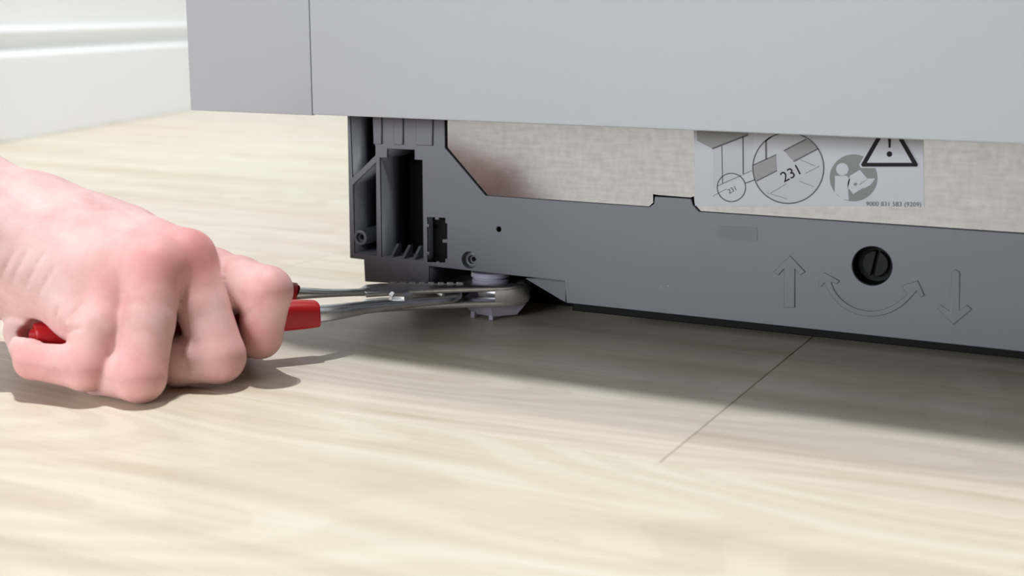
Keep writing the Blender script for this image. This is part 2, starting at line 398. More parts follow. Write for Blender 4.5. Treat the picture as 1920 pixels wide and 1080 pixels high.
def sweep_mesh(path, n=20, power=3.0):
    """path = [(x, y, z, half width in plan, half height)]; a rounded-rectangle bar along it."""
    pts = [Vector(p[:3]) for p in path]
    bm = bmesh.new()
    rings = []
    for i, p in enumerate(path):
        d = (pts[min(i + 1, len(pts) - 1)] - pts[max(i - 1, 0)]).normalized()
        side = Vector((-d.y, d.x, 0)).normalized()
        up = d.cross(side) * -1
        if up.z < 0:
            up = -up
        ring = []
        for k in range(n):
            t = 2 * math.pi * k / n
            c, s = math.cos(t), math.sin(t)
            e = 2.0 / power
            u = math.copysign(abs(c) ** e, c) * p[3]
            v = math.copysign(abs(s) ** e, s) * p[4]
            ring.append(bm.verts.new(pts[i] + side * u + up * v))
        rings.append(ring)
    for a, b in zip(rings, rings[1:]):
        for k in range(n):
            bm.faces.new((a[k], a[(k + 1) % n], b[(k + 1) % n], b[k]))
    bm.faces.new(rings[0])
    bm.faces.new(rings[-1])
    return from_bm(bm)


def smooth_path(path, n=6):
    """Catmull-Rom through path rows of any width."""
    P = [np.array(p, float) for p in path]
    P = [2 * P[0] - P[1]] + P + [2 * P[-1] - P[-2]]
    out = []
    for i in range(1, len(P) - 2):
        a, b, c, d = P[i - 1:i + 3]
        for k in range(n):
            t = k / n
            out.append(0.5 * (2 * b + (c - a) * t + (2 * a - 5 * b + 4 * c - d) * t * t + (3 * b - a - 3 * c + d) * t ** 3))
    out.append(P[-2])
    return [tuple(o) for o in out]


# ------------------------------------------------------------------ materials


def lin(r, g, b):
    f = lambda c: (c / 255 / 12.92) if c / 255 <= 0.04045 else ((c / 255 + 0.055) / 1.055) ** 2.4
    return (f(r), f(g), f(b), 1)


class Mat:
    def __init__(self, name, color, rough=0.5, metal=0.0, spec=0.5):
        self.m = bpy.data.materials.new(name)
        self.m.use_nodes = True
        self.t = self.m.node_tree
        self.b = self.t.nodes['Principled BSDF']
        self.b.inputs['Base Color'].default_value = color
        self.b.inputs['Roughness'].default_value = rough
        self.b.inputs['Metallic'].default_value = metal
        self.b.inputs['Specular IOR Level'].default_value = spec

    def n(self, kind, **kw):
        nd = self.t.nodes.new(kind)
        for k, v in kw.items():
            if k.startswith('i_'):
                key = k[2:]
                nd.inputs[int(key) if key.isdigit() else key.replace('_', ' ')].default_value = v
            else:
                setattr(nd, k, v)
        return nd

    def l(self, a, b):
        self.t.links.new(a, b)

    def coords(self, scale=(1, 1, 1), kind='Object', rnd=False):
        tc = self.n('ShaderNodeTexCoord')
        mp = self.n('ShaderNodeMapping')
        mp.inputs['Scale'].default_value = scale
        self.l(tc.outputs[kind], mp.inputs['Vector'])
        if rnd:
            oi = self.n('ShaderNodeObjectInfo')
            sc = self.n('ShaderNodeVectorMath', operation='SCALE')
            cb = self.n('ShaderNodeCombineXYZ', i_0=7.3, i_1=3.1, i_2=0.0)
            self.l(cb.outputs[0], sc.inputs[0])
            self.l(oi.outputs['Random'], sc.inputs['Scale'])
            self.l(sc.outputs[0], mp.inputs['Location'])
        return mp.outputs[0]

    def ramp(self, src, stops):
        r = self.n('ShaderNodeValToRGB')
        e = r.color_ramp.elements
        while len(e) < len(stops):
            e.new(0.5)
        for x, (p, c) in zip(e, stops):
            x.position = p
            x.color = c
        self.l(src, r.inputs[0])
        return r.outputs[0]

    def bump(self, src, strength, dist):
        bp = self.n('ShaderNodeBump', i_Strength=strength, i_Distance=dist)
        self.l(src, bp.inputs['Height'])
        self.l(bp.outputs[0], self.b.inputs['Normal'])

    def mix(self, fac, a, b, blend='MIX'):
        mx = self.n('ShaderNodeMix', data_type='RGBA', blend_type=blend)
        for s, i in ((fac, 0), (a, 6), (b, 7)):
            if hasattr(s, 'default_value') or hasattr(s, 'links'):
                self.l(s, mx.inputs[i])
            else:
                mx.inputs[i].default_value = s
        return mx.outputs[2]


def wood():
    w = Mat('oak_laminate', lin(215, 205, 185), 0.36)
    v1 = w.coords((1.2, 22, 1), rnd=True)
    n1 = w.n('ShaderNodeTexNoise', i_Scale=2.2, i_Detail=4.0, i_Roughness=0.55)
    w.l(v1, n1.inputs['Vector'])
    # broad tone bands running along the board
    band = w.ramp(n1.outputs['Fac'], [(0.30, lin(198, 188, 172)), (0.46, lin(210, 203, 191)), (0.60, lin(216, 211, 202)), (0.74, lin(209, 203, 188))])
    # cathedral figure: rings of a slow noise field
    v2 = w.coords((3.6, 15, 1), rnd=True)
    n2 = w.n('ShaderNodeTexNoise', i_Scale=1.0, i_Detail=1.0, i_Roughness=0.35)
    w.l(v2, n2.inputs['Vector'])
    mul = w.n('ShaderNodeMath', operation='MULTIPLY', i_1=95.0)
    w.l(n2.outputs['Fac'], mul.inputs[0])
    sn = w.n('ShaderNodeMath', operation='SINE')
    w.l(mul.outputs[0], sn.inputs[0])
    rings = w.ramp(sn.outputs[0], [(0.0, (0.86, 0.83, 0.79, 1)), (0.18, (0.97, 0.96, 0.95, 1)), (1.0, (1.0, 1.0, 1.0, 1))])
    # fine pores
    v3 = w.coords((14, 420, 1), rnd=True)
    n3 = w.n('ShaderNodeTexNoise', i_Scale=1.0, i_Detail=3.0, i_Roughness=0.6)
    w.l(v3, n3.inputs['Vector'])
    pores = w.ramp(n3.outputs['Fac'], [(0.32, (0.86, 0.83, 0.79, 1)), (0.5, (1, 1, 1, 1))])
    c = w.mix(0.45, band, rings, 'MULTIPLY')
    c = w.mix(0.5, c, pores, 'MULTIPLY')
    oi = w.n('ShaderNodeObjectInfo')
    tone = w.ramp(oi.outputs['Random'], [(0.0, (1.0, 0.955, 0.90, 1)), (0.5, (0.99, 0.965, 0.92, 1)), (1.0, (0.99, 0.975, 0.88, 1))])
    c = w.mix(1.0, c, tone, 'MULTIPLY')
    w.l(c, w.b.inputs['Base Color'])
    w.bump(n3.outputs['Fac'], 0.12, 0.0004)
    return w.m


def plastic(name, col, rough=0.45, speck=True):
    p = Mat(name, col, rough)
    v = p.coords()
    n = p.n('ShaderNodeTexNoise', i_Scale=260.0, i_Detail=2.0)
    p.l(v, n.inputs['Vector'])
    if speck:
        n2 = p.n('ShaderNodeTexNoise', i_Scale=420.0, i_Detail=1.0)
        p.l(v, n2.inputs['Vector'])
        n4 = p.n('ShaderNodeTexNoise', i_Scale=22.0, i_Detail=3.0)
        p.l(v, n4.inputs['Vector'])
        ad = p.n('ShaderNodeMath', operation='MULTIPLY')
        p.l(n2.outputs['Fac'], ad.inputs[0])
        p.l(n4.outputs['Fac'], ad.inputs[1])
        dust = p.ramp(ad.outputs[0], [(0.50, (0, 0, 0, 1)), (0.56, (0.5, 0.5, 0.5, 1))])
        c = p.mix(dust, col, lin(180, 182, 190))
        p.l(c, p.b.inputs['Base Color'])
    p.bump(n.outputs['Fac'], 0.06, 0.0003)
    return p.m


def galvanised():
    g = Mat('galvanised_steel', lin(190, 189, 184), 0.17, 1.0)
    v = g.coords((90, 60, 700))
    n = g.n('ShaderNodeTexNoise', i_Scale=1.0, i_Detail=3.0)
    g.l(v, n.inputs['Vector'])
    v2 = g.coords((420, 60, 240))
    n2 = g.n('ShaderNodeTexNoise', i_Scale=1.0, i_Detail=2.0)
    g.l(v2, n2.inputs['Vector'])
    m = g.n('ShaderNodeMath', operation='ADD')
    g.l(n.outputs['Fac'], m.inputs[0])
    g.l(n2.outputs['Fac'], m.inputs[1])
    hf = g.n('ShaderNodeMath', operation='MULTIPLY', i_1=0.5)
    g.l(m.outputs[0], hf.inputs[0])
    c = g.ramp(hf.outputs[0], [(0.35, lin(113, 111, 108)), (0.65, lin(123, 122, 120))])
    g.l(c, g.b.inputs['Base Color'])
    g.bump(m.outputs[0], 0.025, 0.0002)
    return g.m


def skin():
    s = Mat('skin', lin(222, 180, 174), 0.55, 0, 0.28)
    v = s.coords()
    n = s.n('ShaderNodeTexNoise', i_Scale=70.0, i_Detail=4.0, i_Roughness=0.6)
    s.l(v, n.inputs['Vector'])
    base = s.ramp(n.outputs['Fac'], [(0.30, lin(206, 162, 158)), (0.52, lin(220, 182, 178)), (0.72, lin(226, 194, 190))])
    at = s.n('ShaderNodeAttribute', attribute_name='flush')
    c = s.mix(at.outputs['Fac'], base, lin(214, 128, 126))
    s.l(c, s.b.inputs['Base Color'])
    s.b.inputs['Subsurface Weight'].default_value = 0.18
    s.b.inputs['Subsurface Radius'].default_value = (1.0, 0.35, 0.22)
    s.b.inputs['Subsurface Scale'].default_value = 0.004
    v2 = s.coords((1, 1, 1))
    vo = s.n('ShaderNodeTexVoronoi', i_Scale=900.0, feature='DISTANCE_TO_EDGE')
    s.l(v2, vo.inputs['Vector'])
    n2 = s.n('ShaderNodeTexNoise', i_Scale=260.0, i_Detail=3.0)
    s.l(v2, n2.inputs['Vector'])
    m = s.n('ShaderNodeMath', operation='ADD')
    s.l(vo.outputs['Distance'], m.inputs[0])
    s.l(n2.outputs['Fac'], m.inputs[1])
    s.bump(m.outputs[0], 0.15, 0.0004)
    return s.m


def steel():
    s = Mat('plier_steel', lin(190, 192, 196), 0.28, 0.92)
    v = s.coords()
    n = s.n('ShaderNodeTexNoise', i_Scale=320.0, i_Detail=3.0)
    s.l(v, n.inputs['Vector'])
    c = s.ramp(n.outputs['Fac'], [(0.3, lin(214, 216, 219)), (0.7, lin(228, 230, 233))])
    s.l(c, s.b.inputs['Base Color'])
    s.bump(n.outputs['Fac'], 0.02, 0.0002)
    return s.m


def painted(name, col, rough=0.45, scale=40.0):
    p = Mat(name, col, rough)
    v = p.coords()
    n = p.n('ShaderNodeTexNoise', i_Scale=scale, i_Detail=3.0)
    p.l(v, n.inputs['Vector'])
    p.bump(n.outputs['Fac'], 0.03, 0.0005)
    return p.m


M = dict(
    wood=wood(), underlay=Mat('floor_underlay', lin(70, 60, 50), 0.8).m,
    wall=painted('wall_paint', lin(232, 238, 240), 0.6), board=painted('baseboard_paint', lin(228, 231, 232), 0.4),
    door=painted('grey_satin_front', lin(172, 178, 184), 0.38, 90.0),
    tray=plastic('grey_plastic', lin(94, 97, 107), 0.42), dark=Mat('shade_black', lin(9, 10, 11), 0.6, 0, 0.12).m,  # dark: near-black that stands in for shade in gaps and recesses
    inner=plastic('shaded_plastic', lin(52, 54, 62), 0.5, False),
    metal=galvanised(), white=plastic('white_foot_plastic', lin(190, 188, 212), 0.4, False),
    sticker=Mat('sticker_film', lin(172, 175, 184), 0.4, 0, 0.3).m,
    pale=Mat('print_pale_grey', lin(166, 168, 175), 0.4, 0, 0.3).m,
    grey=Mat('print_mid_grey', lin(128, 129, 131), 0.4, 0, 0.3).m, line=Mat('print_dark_grey', lin(84, 85, 89), 0.4, 0, 0.2).m,
    disc=Mat('print_disc_grey', lin(112, 115, 116), 0.4, 0, 0.3).m, black=Mat('print_black', lin(20, 19, 22), 0.5, 0, 0.12).m,
    skin=skin(), steel=steel(), red=plastic('red_dipped_grip', lin(190, 22, 32), 0.38, False),
)

# ------------------------------------------------------------------ the setting
# floor: a base with every board a part of it
X0, X1, Y0, Y1 = -2.0, 2.0, -2.4, 2.2
floor = link('floor', box_mesh((X0, Y0, -0.05), (X1, Y1, -0.008)), M['underlay'])
tag(floor, 'pale oak laminate floor laid in long boards parallel to the dishwasher front', None, None, 'structure')
W, LEN = 0.185, 1.285
row = -13
while True:
    ya = -0.13 + W * row
    if ya > Y1:
        break
    off = {0: 0.1935, 1: -0.0875, -1: -0.43, -2: 0.62}.get(row, (row * 0.47 + 0.13) % LEN)
    k = -3
    while True:
        xa = off + LEN * k
        if xa > X1:
            break
        lo = (max(xa, X0) + 0.00008, max(ya, Y0) + 0.00006)
        hi = (min(xa + LEN, X1) - 0.00008, min(ya + W, Y1) - 0.00006)
        if hi[0] - lo[0] > 0.02 and hi[1] - lo[1] > 0.02:
            bm = bmesh.new()
            c = 0.00025
            for (l, h, z) in ((0, 0, -0.008), (0, 0, -c), (c, c, 0.0)):
                bm.verts.new((lo[0] + l, lo[1] + l, z)); bm.verts.new((hi[0] - l, lo[1] + l, z))
                bm.verts.new((hi[0] - l, hi[1] - l, z)); bm.verts.new((lo[0] + l, hi[1] - l, z))
            bm.verts.ensure_lookup_table()
            V = bm.verts
            for a in (0, 4):
                for i in range(4):
                    bm.faces.new((V[a + i], V[a + (i + 1) % 4], V[a + 4 + (i + 1) % 4], V[a + 4 + i]))
            bm.faces.new((V[8], V[9], V[10], V[11]))
            link('plank', from_bm(bm), M['wood'], floor)
        k += 1
    row += 1

# left wall with its tall moulded baseboard, running away to the right behind the machine
WA, WD = Vector((-0.7351, 0.4869, 0)), Vector((-0.1204, 0.4318, 0)).normalized()
WN = Vector((WD.y, -WD.x, 0))            # into the room
def wall_profile(name, prof, t0, t1, mat, label):
    bm = bmesh.new()
    ends = []
    for t in (t0, t1):
        ends.append([bm.verts.new(WA + WD * t + WN * u + Vector((0, 0, z))) for u, z in prof])
    n = len(prof)
    for i in range(n):
        bm.faces.new((ends[0][i], ends[0][(i + 1) % n], ends[1][(i + 1) % n], ends[1][i]))
    bm.faces.new(ends[0]); bm.faces.new(ends[1])
    o = link(name, from_bm(bm), mat, None, 35)
    return tag(o, label, None, None, 'structure')
prof = [(-0.02, 0.0005), (0, 0.0005), (0, 0.082)]
prof += [(-0.002 + 0.002 * math.cos(a), 0.082 + 0.0025 * math.sin(a)) for a in np.linspace(0.3, 1.5, 5)]
prof += [(-0.0075, 0.087), (-0.0092, 0.092), (-0.0098, 0.098), (-0.0098, 0.1015)]
prof += [(-0.0085 + 0.0035 * math.sin(a), 0.1065 - 0.005 * math.cos(a)) for a in np.linspace(0.2, 2.4, 8)]
prof += [(-0.0095, 0.1125), (-0.0105, 0.1165), (-0.0108, 0.150), (-0.0125, 0.152), (-0.02, 0.152)]
wall_profile('baseboard_left', prof, -0.30, 1.45, M['board'], 'tall white moulded baseboard running along the left wall')
wall_profile('wall_left', [(-0.12, 0.0005), (-0.0201, 0.0005), (-0.0201, 2.4), (-0.12, 2.4)], -0.30, 1.45, M['wall'], 'plain white wall above the baseboard at left')
o = link('wall_back', box_mesh((-1.3, 2.0, 0.0005), (2.0, 2.1, 2.4)), M['wall'])
tag(o, 'plain white wall far behind the dishwasher', None, None, 'structure')

# ------------------------------------------------------------------ dishwasher
G = GEOM
dw = empty('dishwasher', (0.224, 0.25, 0))
tag(dw, 'grey fronted dishwasher with its toe-kick removed, showing the dark plastic base', 'dishwasher')
big = circle(*G['big'], 40)
cup = circle(*G['cup'])
pin = circle(*G['pin'], 16)
cavs = [G['cav1'], G['cav2'], G['cav3'], G['cav4']]
front = plate_mesh([G['tray']] + cavs + [cup, pin, big], 0.0, 0.0011, 0.0003)
T = G['tray']
bracket = [(T[0][0], T[0][1]), (0.0, 0.0239), (0.0384, 0.0239), (0.0384, 0.1)]
walls = plate_mesh([bracket] + cavs[:3], 0.0010, 0.0244)
tab = plate_mesh([[(0.0074, 0.0142), (0.0396, 0.0152), (0.0396, 0.0242), (0.0074, 0.0240)]], 0.001, 0.012)
deck = box_mesh((0.0005, 0.0245, 0.0300), (0.448, 0.56, 0.10))
lip = plate_mesh([[(0.1041, 0.0141), (0.448, 0.0135), (0.448, 0.0150), (0.1041, 0.0155)]], 0.001, 0.010)
tray = link('base_tray', join(front, walls, tab, lip), M['tray'], dw)
tag(tray, 'dark grey moulded plastic base with pockets at its left end')
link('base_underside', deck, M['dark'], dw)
link('pocket_shade', box_mesh((0.0006, 0.0244, 0.022), (0.047, 0.0246, 0.10)), M['dark'], dw)  # pocket backs coloured black to give the shade inside
link('gap_shade_bar', box_mesh((0.1046, 0.004, 0.0100), (0.447, 0.030, 0.0134), 0.0004), M['dark'], dw)  # black bar put in as the shade under the strip
link('view_block', box_mesh((0.0010, 0.0470, 0.0015), (0.447, 0.0900, 0.0320)), M['dark'], dw)  # added dark block, hides the lit floor seen through the opening
link('socket_shade', box_mesh((0.0386, 0.0060, 0.0240), (0.0480, 0.0244, 0.0500)), M['dark'], dw)  # black block put in as the shade inside the small socket
link('gusset', plate_mesh([G['gusset']], 0.008, 0.010), M['tray'], dw)
for b in G['blocks']:
    link('raised_block', plate_mesh([b], -0.0009, 0.0002, 0.0003), M['tray'], dw)
for x, z in G['ribs']:
    bm = bmesh.new()
    for dx in (0.0, 0.0013):
        for (yy, zz) in ((0.0002, z + 0.0002), (0.0058, z + 0.0050), (0.0075, z + 0.0050), (0.0075, z + 0.0002)):
            bm.verts.new((x - 0.0006 + dx, yy, zz))
    bm.verts.ensure_lookup_table()
    V = bm.verts
    bm.faces.new(V[0:4]); bm.faces.new(V[4:8])
    for i in range(4):
        bm.faces.new((V[i], V[(i + 1) % 4], V[4 + (i + 1) % 4], V[4 + i]))
    link('rib', from_bm(bm), M['tray'], dw)
# screw boss in the lower left pocket: a tube running back
bx, bz, br = G['boss']
boss = join(plate_mesh([circle(bx, bz, br), circle(bx, bz, br * 0.60)], 0.0004, 0.0244, 0.0002),
            plate_mesh([circle(bx, bz, br * 0.62), circle(bx, bz, br * 0.36)], 0.0022, 0.0244))
link('screw_boss', boss, M['tray'], dw, 40)
link('boss_web', box_mesh((0.0014, 0.0006, bz - 0.0005), (bx - br + 0.0003, 0.024, bz + 0.0005)), M['tray'], dw)
cx, cz, cr = G['cup']
hx, hz, hr = G['cuphole']
link('screw_cup', join(plate_mesh([circle(cx, cz, cr * 1.05), circle(cx, cz, cr * 0.98)], 0.001, 0.0045),
                       plate_mesh([circle(cx, cz, cr * 0.99), circle(hx, hz, hr * 1.35)], 0.0028, 0.0045, 0.0003),
                       plate_mesh([circle(hx, hz, hr * 1.5), circle(hx, hz, hr * 0.75)], 0.0045, 0.007)), M['tray'], dw, 40)
link('hole_shade', box_mesh((0.0500, 0.0120, 0.0240), (0.30, 0.0125, 0.0480)), M['dark'], dw)  # black sheet in place of the shade within the holes
# adjusting screw in the round opening
gx, gz, gr = G['big']
link('opening_rim', plate_mesh([circle(gx, gz, gr * 1.03, 40), circle(gx, gz, gr * 0.97, 40)], 0.0009, 0.0110), M['dark'], dw, 40)  # wall coloured black for the shade deep in the opening
scr = gr * 0.66
half = [circle(gx, gz, scr, 40)]
ang = R(80)
def half_disc(sign):
    d = Vector((math.cos(ang), math.sin(ang)))
    nrm = Vector((-d.y, d.x)) * sign
    pts = []
    for k in range(21):
        t = -0.46 * math.pi + 0.92 * math.pi * k / 20
        v = nrm * math.cos(t) * scr + d * math.sin(t) * scr
        pts.append((gx + v.x, gz + v.y))
    return pts
screw = join(plate_mesh([half_disc(1)], 0.0050, 0.008, 0.0003), plate_mesh([half_disc(-1)], 0.0050, 0.008, 0.0003),
             plate_mesh([circle(gx, gz, gr * 0.96, 40)], 0.0078, 0.0105))
tag(link('adjusting_screw', screw, Mat('black_screw', lin(18, 20, 20), 0.6, 0, 0.2).m, dw), 'black slotted screw head set deep in a round opening')
for k in ('arrow_up', 'arrow_arc', 'arrow_dn'):
    nm = {'arrow_up': 'raised_arrow', 'arrow_dn': 'raised_arrow', 'arrow_arc': 'curved_arrow'}[k]
    link(nm, plate_mesh([G[k]], -0.00055, 0.0002, 0.00025), M['tray'], dw)
link('worn_marking', plate_mesh([G['emb']], -0.00015, 0.0001), plastic('scuffed_plastic', lin(92, 96, 105), 0.5), dw)

# bright sheet metal behind the base, with the notch round the plastic tab
plate_outline = [(0.046, 0.050), (0.448, 0.050), (0.448, 0.135), (0.046, 0.135)]
link('metal_plate', plate_mesh([plate_outline, G['cut']], 0.0014, 0.0022), M['metal'], dw)
link('notch_shade', box_mesh((0.130, 0.006, 0.052), (0.165, 0.0065, 0.066)), M['dark'], dw)  # black sheet stands for the shade in the gap round the tab
# door front and the carcass behind it
DZ = 0.088
door = link('door_panel', box_mesh((0.0014, -0.027, DZ), (0.448, -0.0075, 0.86), 0.0006, 3), M['door'], dw, 50)
tag(door, 'wide plain light grey door panel')
link('carcass', box_mesh((0.0008, -0.0070, 0.101), (0.448, 0.55, 0.84)), Mat('carcass_grey', lin(120, 122, 126), 0.5).m, dw)

# sticker on the metal plate
st = link('sticker', plate_mesh([G['sticker']], 0.0012, 0.00138), M['sticker'], dw)
tag(st, 'translucent white sticker with grey drawings, a warning triangle and a number')
P = G['print']
layers = (('drawing_ground', ['pale'], 'pale', 0.00116), ('drawing_panels', ['grey'], 'grey', 0.00112), ('drawing_lines', ['greyline', 'rings'], 'line', 0.00108),
          ('manual_disc', ['disc'], 'disc', 0.00112), ('reading_figure', ['white'], 'sticker', 0.00108), ('figure_marks', ['mark'], 'disc', 0.00104),
          ('triangle_ground', ['triback'], 'sticker', 0.00104), ('warning_triangle', ['tri', 'bang'], 'black', 0.00100))
for nm, keys, mt, y in layers:
    link(nm, flat_mesh([s for k in keys for s in P[k]], y), M[mt], st)
p, q = G['serial']
link('serial_number', text_mesh('9000 831 583 (9209)', p, q, 0.00104), M['line'], st)
p, q = G['txt231']
link('drawing_number', text_mesh('231', p, q, 0.00104, 0.0), M['black'], st)
p, q = G['txt231s']
link('drawing_number', text_mesh('231', p, q, 0.00104, 0.0), M['line'], st)

# levelling foot
FX, FY = 0.0605, 0.0225
foot = link('levelling_foot', lathe_mesh([(0.0105, 0.0016), (0.0112, 0.0018), (0.0158, 0.0068), (0.0158, 0.0078), (0.0090, 0.0086)], 6, (FX, FY, 0), turn=R(-72)), M['white'], dw)
tag(foot, 'white plastic levelling foot under the left front corner')
for dx in (-0.0062, 0.0026):
    link('foot_tab', box_mesh((FX + dx - 0.0009, FY - 0.0106, 0.0002), (FX + dx + 0.0009, FY + 0.006, 0.003)), M['white'], foot)
link('hex_nut', lathe_mesh([(0.0078, 0.0080), (0.0078, 0.0140)], 6, (FX, FY, 0)), M['white'], foot)
link('collar', lathe_mesh([(0.0070, 0.0138), (0.0080, 0.0142), (0.0080, 0.0158), (0.0072, 0.0162), (0.0072, 0.0168), (0.0084, 0.0172), (0.0084, 0.0192), (0.0070, 0.0196)], 32, (FX - 0.0030, FY, 0)), M['white'], foot, 40)
link('threaded_stem', lathe_mesh([(0.0040, 0.0190), (0.0040, 0.0305)], 20, (FX, FY, 0)), M['white'], foot, 40)

# ------------------------------------------------------------------ narrow panel beside the door
fp = link('filler_panel', box_mesh((-0.0618, -0.027, DZ - 0.0003), (0.0012, -0.009, 0.86), 0.0004, 2), M['door'], None, 50)
tag(fp, 'narrow light grey filler panel fixed left of the wide grey door', 'panel')
link('batten', box_mesh((-0.018, -0.0089, 0.11), (0.0000, 0.02, 0.84)), M['door'], fp)

# ------------------------------------------------------------------ water pump pliers
pl = empty('pliers', (0.03, -0.05, 0))
tag(pl, 'steel slip-joint pliers with red handles gripping the white levelling foot', 'pliers')
# outer member: far handle, split into two plates that close again at the near jaw
far = smooth_path([(-0.074, -0.112, 0.0180, 0.0042, 0.0035), (-0.040, -0.086, 0.0182, 0.0048, 0.0038), (-0.010, -0.0605, 0.0180, 0.0050, 0.0038), (0.0068, -0.0470, 0.0176, 0.0042, 0.0022),
                   (0.0178, -0.0335, 0.0163, 0.0038, 0.0013), (0.0262, -0.0210, 0.0152, 0.0046, 0.0013), (0.0320, -0.0150, 0.0150, 0.0050, 0.0012)])
top_plan = [(0.0275, -0.0300), (0.0362, -0.0218), (0.0463, -0.0131), (0.0585, -0.0032), (0.0690, 0.0040), (0.0720, 0.0060), (0.0748, 0.0088), (0.0768, 0.0118), (0.0776, 0.0145),
            (0.0750, 0.0148), (0.0703, 0.0128), (0.0557, 0.0067), (0.0395, -0.0015), (0.0224, -0.0101), (0.0180, -0.0160), (0.0200, -0.0240)]
core_plan = [(0.0692, 0.0042), (0.0720, 0.0060), (0.0752, 0.0090), (0.0776, 0.0125), (0.0788, 0.0160), (0.0780, 0.0190), (0.0755, 0.0205), (0.0700, 0.0168)]
face_plan = [(0.0560, 0.0138), (0.0700, 0.0150), (0.0740, 0.0165), (0.0700, 0.0178), (0.0660, 0.0160), (0.0630, 0.0154), (0.0590, 0.0150), (0.0560, 0.0158)]
outer = join(sweep_mesh(far), plate_mesh([top_plan], 0.0145, 0.0166, 0.0006, True, 2), plate_mesh([top_plan], 0.0079, 0.0105, 0.0007, True, 2),
             plate_mesh([core_plan], 0.0085, 0.0160, 0.0010, True, 3), plate_mesh([face_plan], 0.0088, 0.0142, 0.0003, True))
link('outer_jaw', outer, M['steel'], pl, 40)
near = smooth_path([(-0.0275, -0.1495, 0.0182, 0.0040, 0.0036), (0.0040, -0.1095, 0.0180, 0.0044, 0.0038), (0.0330, -0.0755, 0.0172, 0.0040, 0.0032), (0.0394, -0.0490, 0.0153, 0.0036, 0.0023),
                    (0.0468, -0.0275, 0.0136, 0.0034, 0.0017), (0.0535, -0.0120, 0.0125, 0.0036, 0.0013), (0.0520, -0.0020, 0.0125, 0.0044, 0.0017), (0.0430, 0.0080, 0.0125, 0.0048, 0.0017),
                    (0.0400, 0.0220, 0.0125, 0.0050, 0.0018), (0.0460, 0.0340, 0.0120, 0.0050, 0.0030), (0.0590, 0.0352, 0.0112, 0.0048, 0.0030), (0.0690, 0.0350, 0.0110, 0.0036, 0.0030)])
link('inner_jaw', sweep_mesh(near), M['steel'], pl, 40)
# toothed adjusting rail on the upper plate
rail = [box_mesh((-0.0160, -0.0010, 0.0163), (0.0160, 0.0010, 0.0168), 0.0002)]
for k in range(8):
    rail.append(box_mesh((-0.0150 + 0.0040 * k, -0.0010, 0.0167), (-0.0124 + 0.0040 * k, 0.0010, 0.0174), 0.0003))
me = join(*rail)
me.transform(Matrix.Translation((0.0400, -0.0028, 0)) @ Matrix.Rotation(R(26.5), 4, 'Z'))
link('toothed_rail', me, M['steel'], pl)
link('pivot_bolt', lathe_mesh([(0.0050, 0.0140), (0.0050, 0.0172), (0.0036, 0.0184)], 6, (0.0435, -0.0290, 0), turn=0.3), M['steel'], pl)
def grip(path):
    g = smooth_path(path, 8)
    return sweep_mesh(g, 24, 3.2)
tag(link('grip', grip([(-0.0300, -0.1525, 0.0182, 0.0030, 0.0032), (-0.0288, -0.1510, 0.0182, 0.0052, 0.0050), (-0.0150, -0.1335, 0.0182, 0.0056, 0.0054), (0.0040, -0.1095, 0.0180, 0.0060, 0.0058),
                       (0.0255, -0.0842, 0.0177, 0.0060, 0.0056), (0.0332, -0.0751, 0.0174, 0.0057, 0.0050), (0.0337, -0.0745, 0.0174, 0.0048, 0.0042)]), M['red'], pl, 60), 'red grip of the near handle')
tag(link('grip', grip([(-0.0790, -0.1150, 0.0180, 0.0030, 0.0030), (-0.0770, -0.1138, 0.0180, 0.0052, 0.0048), (-0.0400, -0.0860, 0.0182, 0.0060, 0.0054), (-0.0080, -0.0600, 0.0181, 0.0060, 0.0054),
                       (0.0055, -0.0503, 0.0176, 0.0055, 0.0046), (0.0063, -0.0497, 0.0175, 0.0048, 0.0040)]), M['red'], pl, 60), 'red grip of the far handle')

# ------------------------------------------------------------------ the hand: one continuous skin, grown as a blended distance field
H = {k: (np.array(v[:3], np.float32), float(v[3])) for k, v in G['hand'].items()}


def cone(P, a, b):
    """Distance to a round cone between joints a and b."""
    (pa, ra), (pb, rb) = a, b
    ba = pb - pa
    l2 = float(ba @ ba)
    t = np.clip((P - pa) @ ba / l2, 0, 1)
    d = P - pa - t[:, None] * ba
    return np.sqrt(np.einsum('ij,ij->i', d, d)) - (ra + (rb - ra) * t)


def smin(a, b, k):
    h = np.maximum(k - np.abs(a - b), 0) / k
    return np.minimum(a, b) - h * h * k * 0.25


def ball(P, c, r):
    d = P - np.array(c, np.float32)
    return np.sqrt(np.einsum('ij,ij->i', d, d)) - r


CREASES = [([np.array(p, np.float32) for p in pts], r, k) for pts, r, k in G['creases']]

# the flesh is pressed in where it meets the two handles
HANDLES = [[np.array(p, np.float32) for p in q] for q in (
    [(-0.0296, -0.1520, 0.0182), (-0.0150, -0.1335, 0.0182), (0.0040, -0.1095, 0.0180), (0.0255, -0.0842, 0.0177), (0.0400, -0.0660, 0.0172)],
    [(-0.0785, -0.1148, 0.0180), (-0.0400, -0.0860, 0.0182), (-0.0080, -0.0600, 0.0181), (0.0063, -0.0497, 0.0175)])]


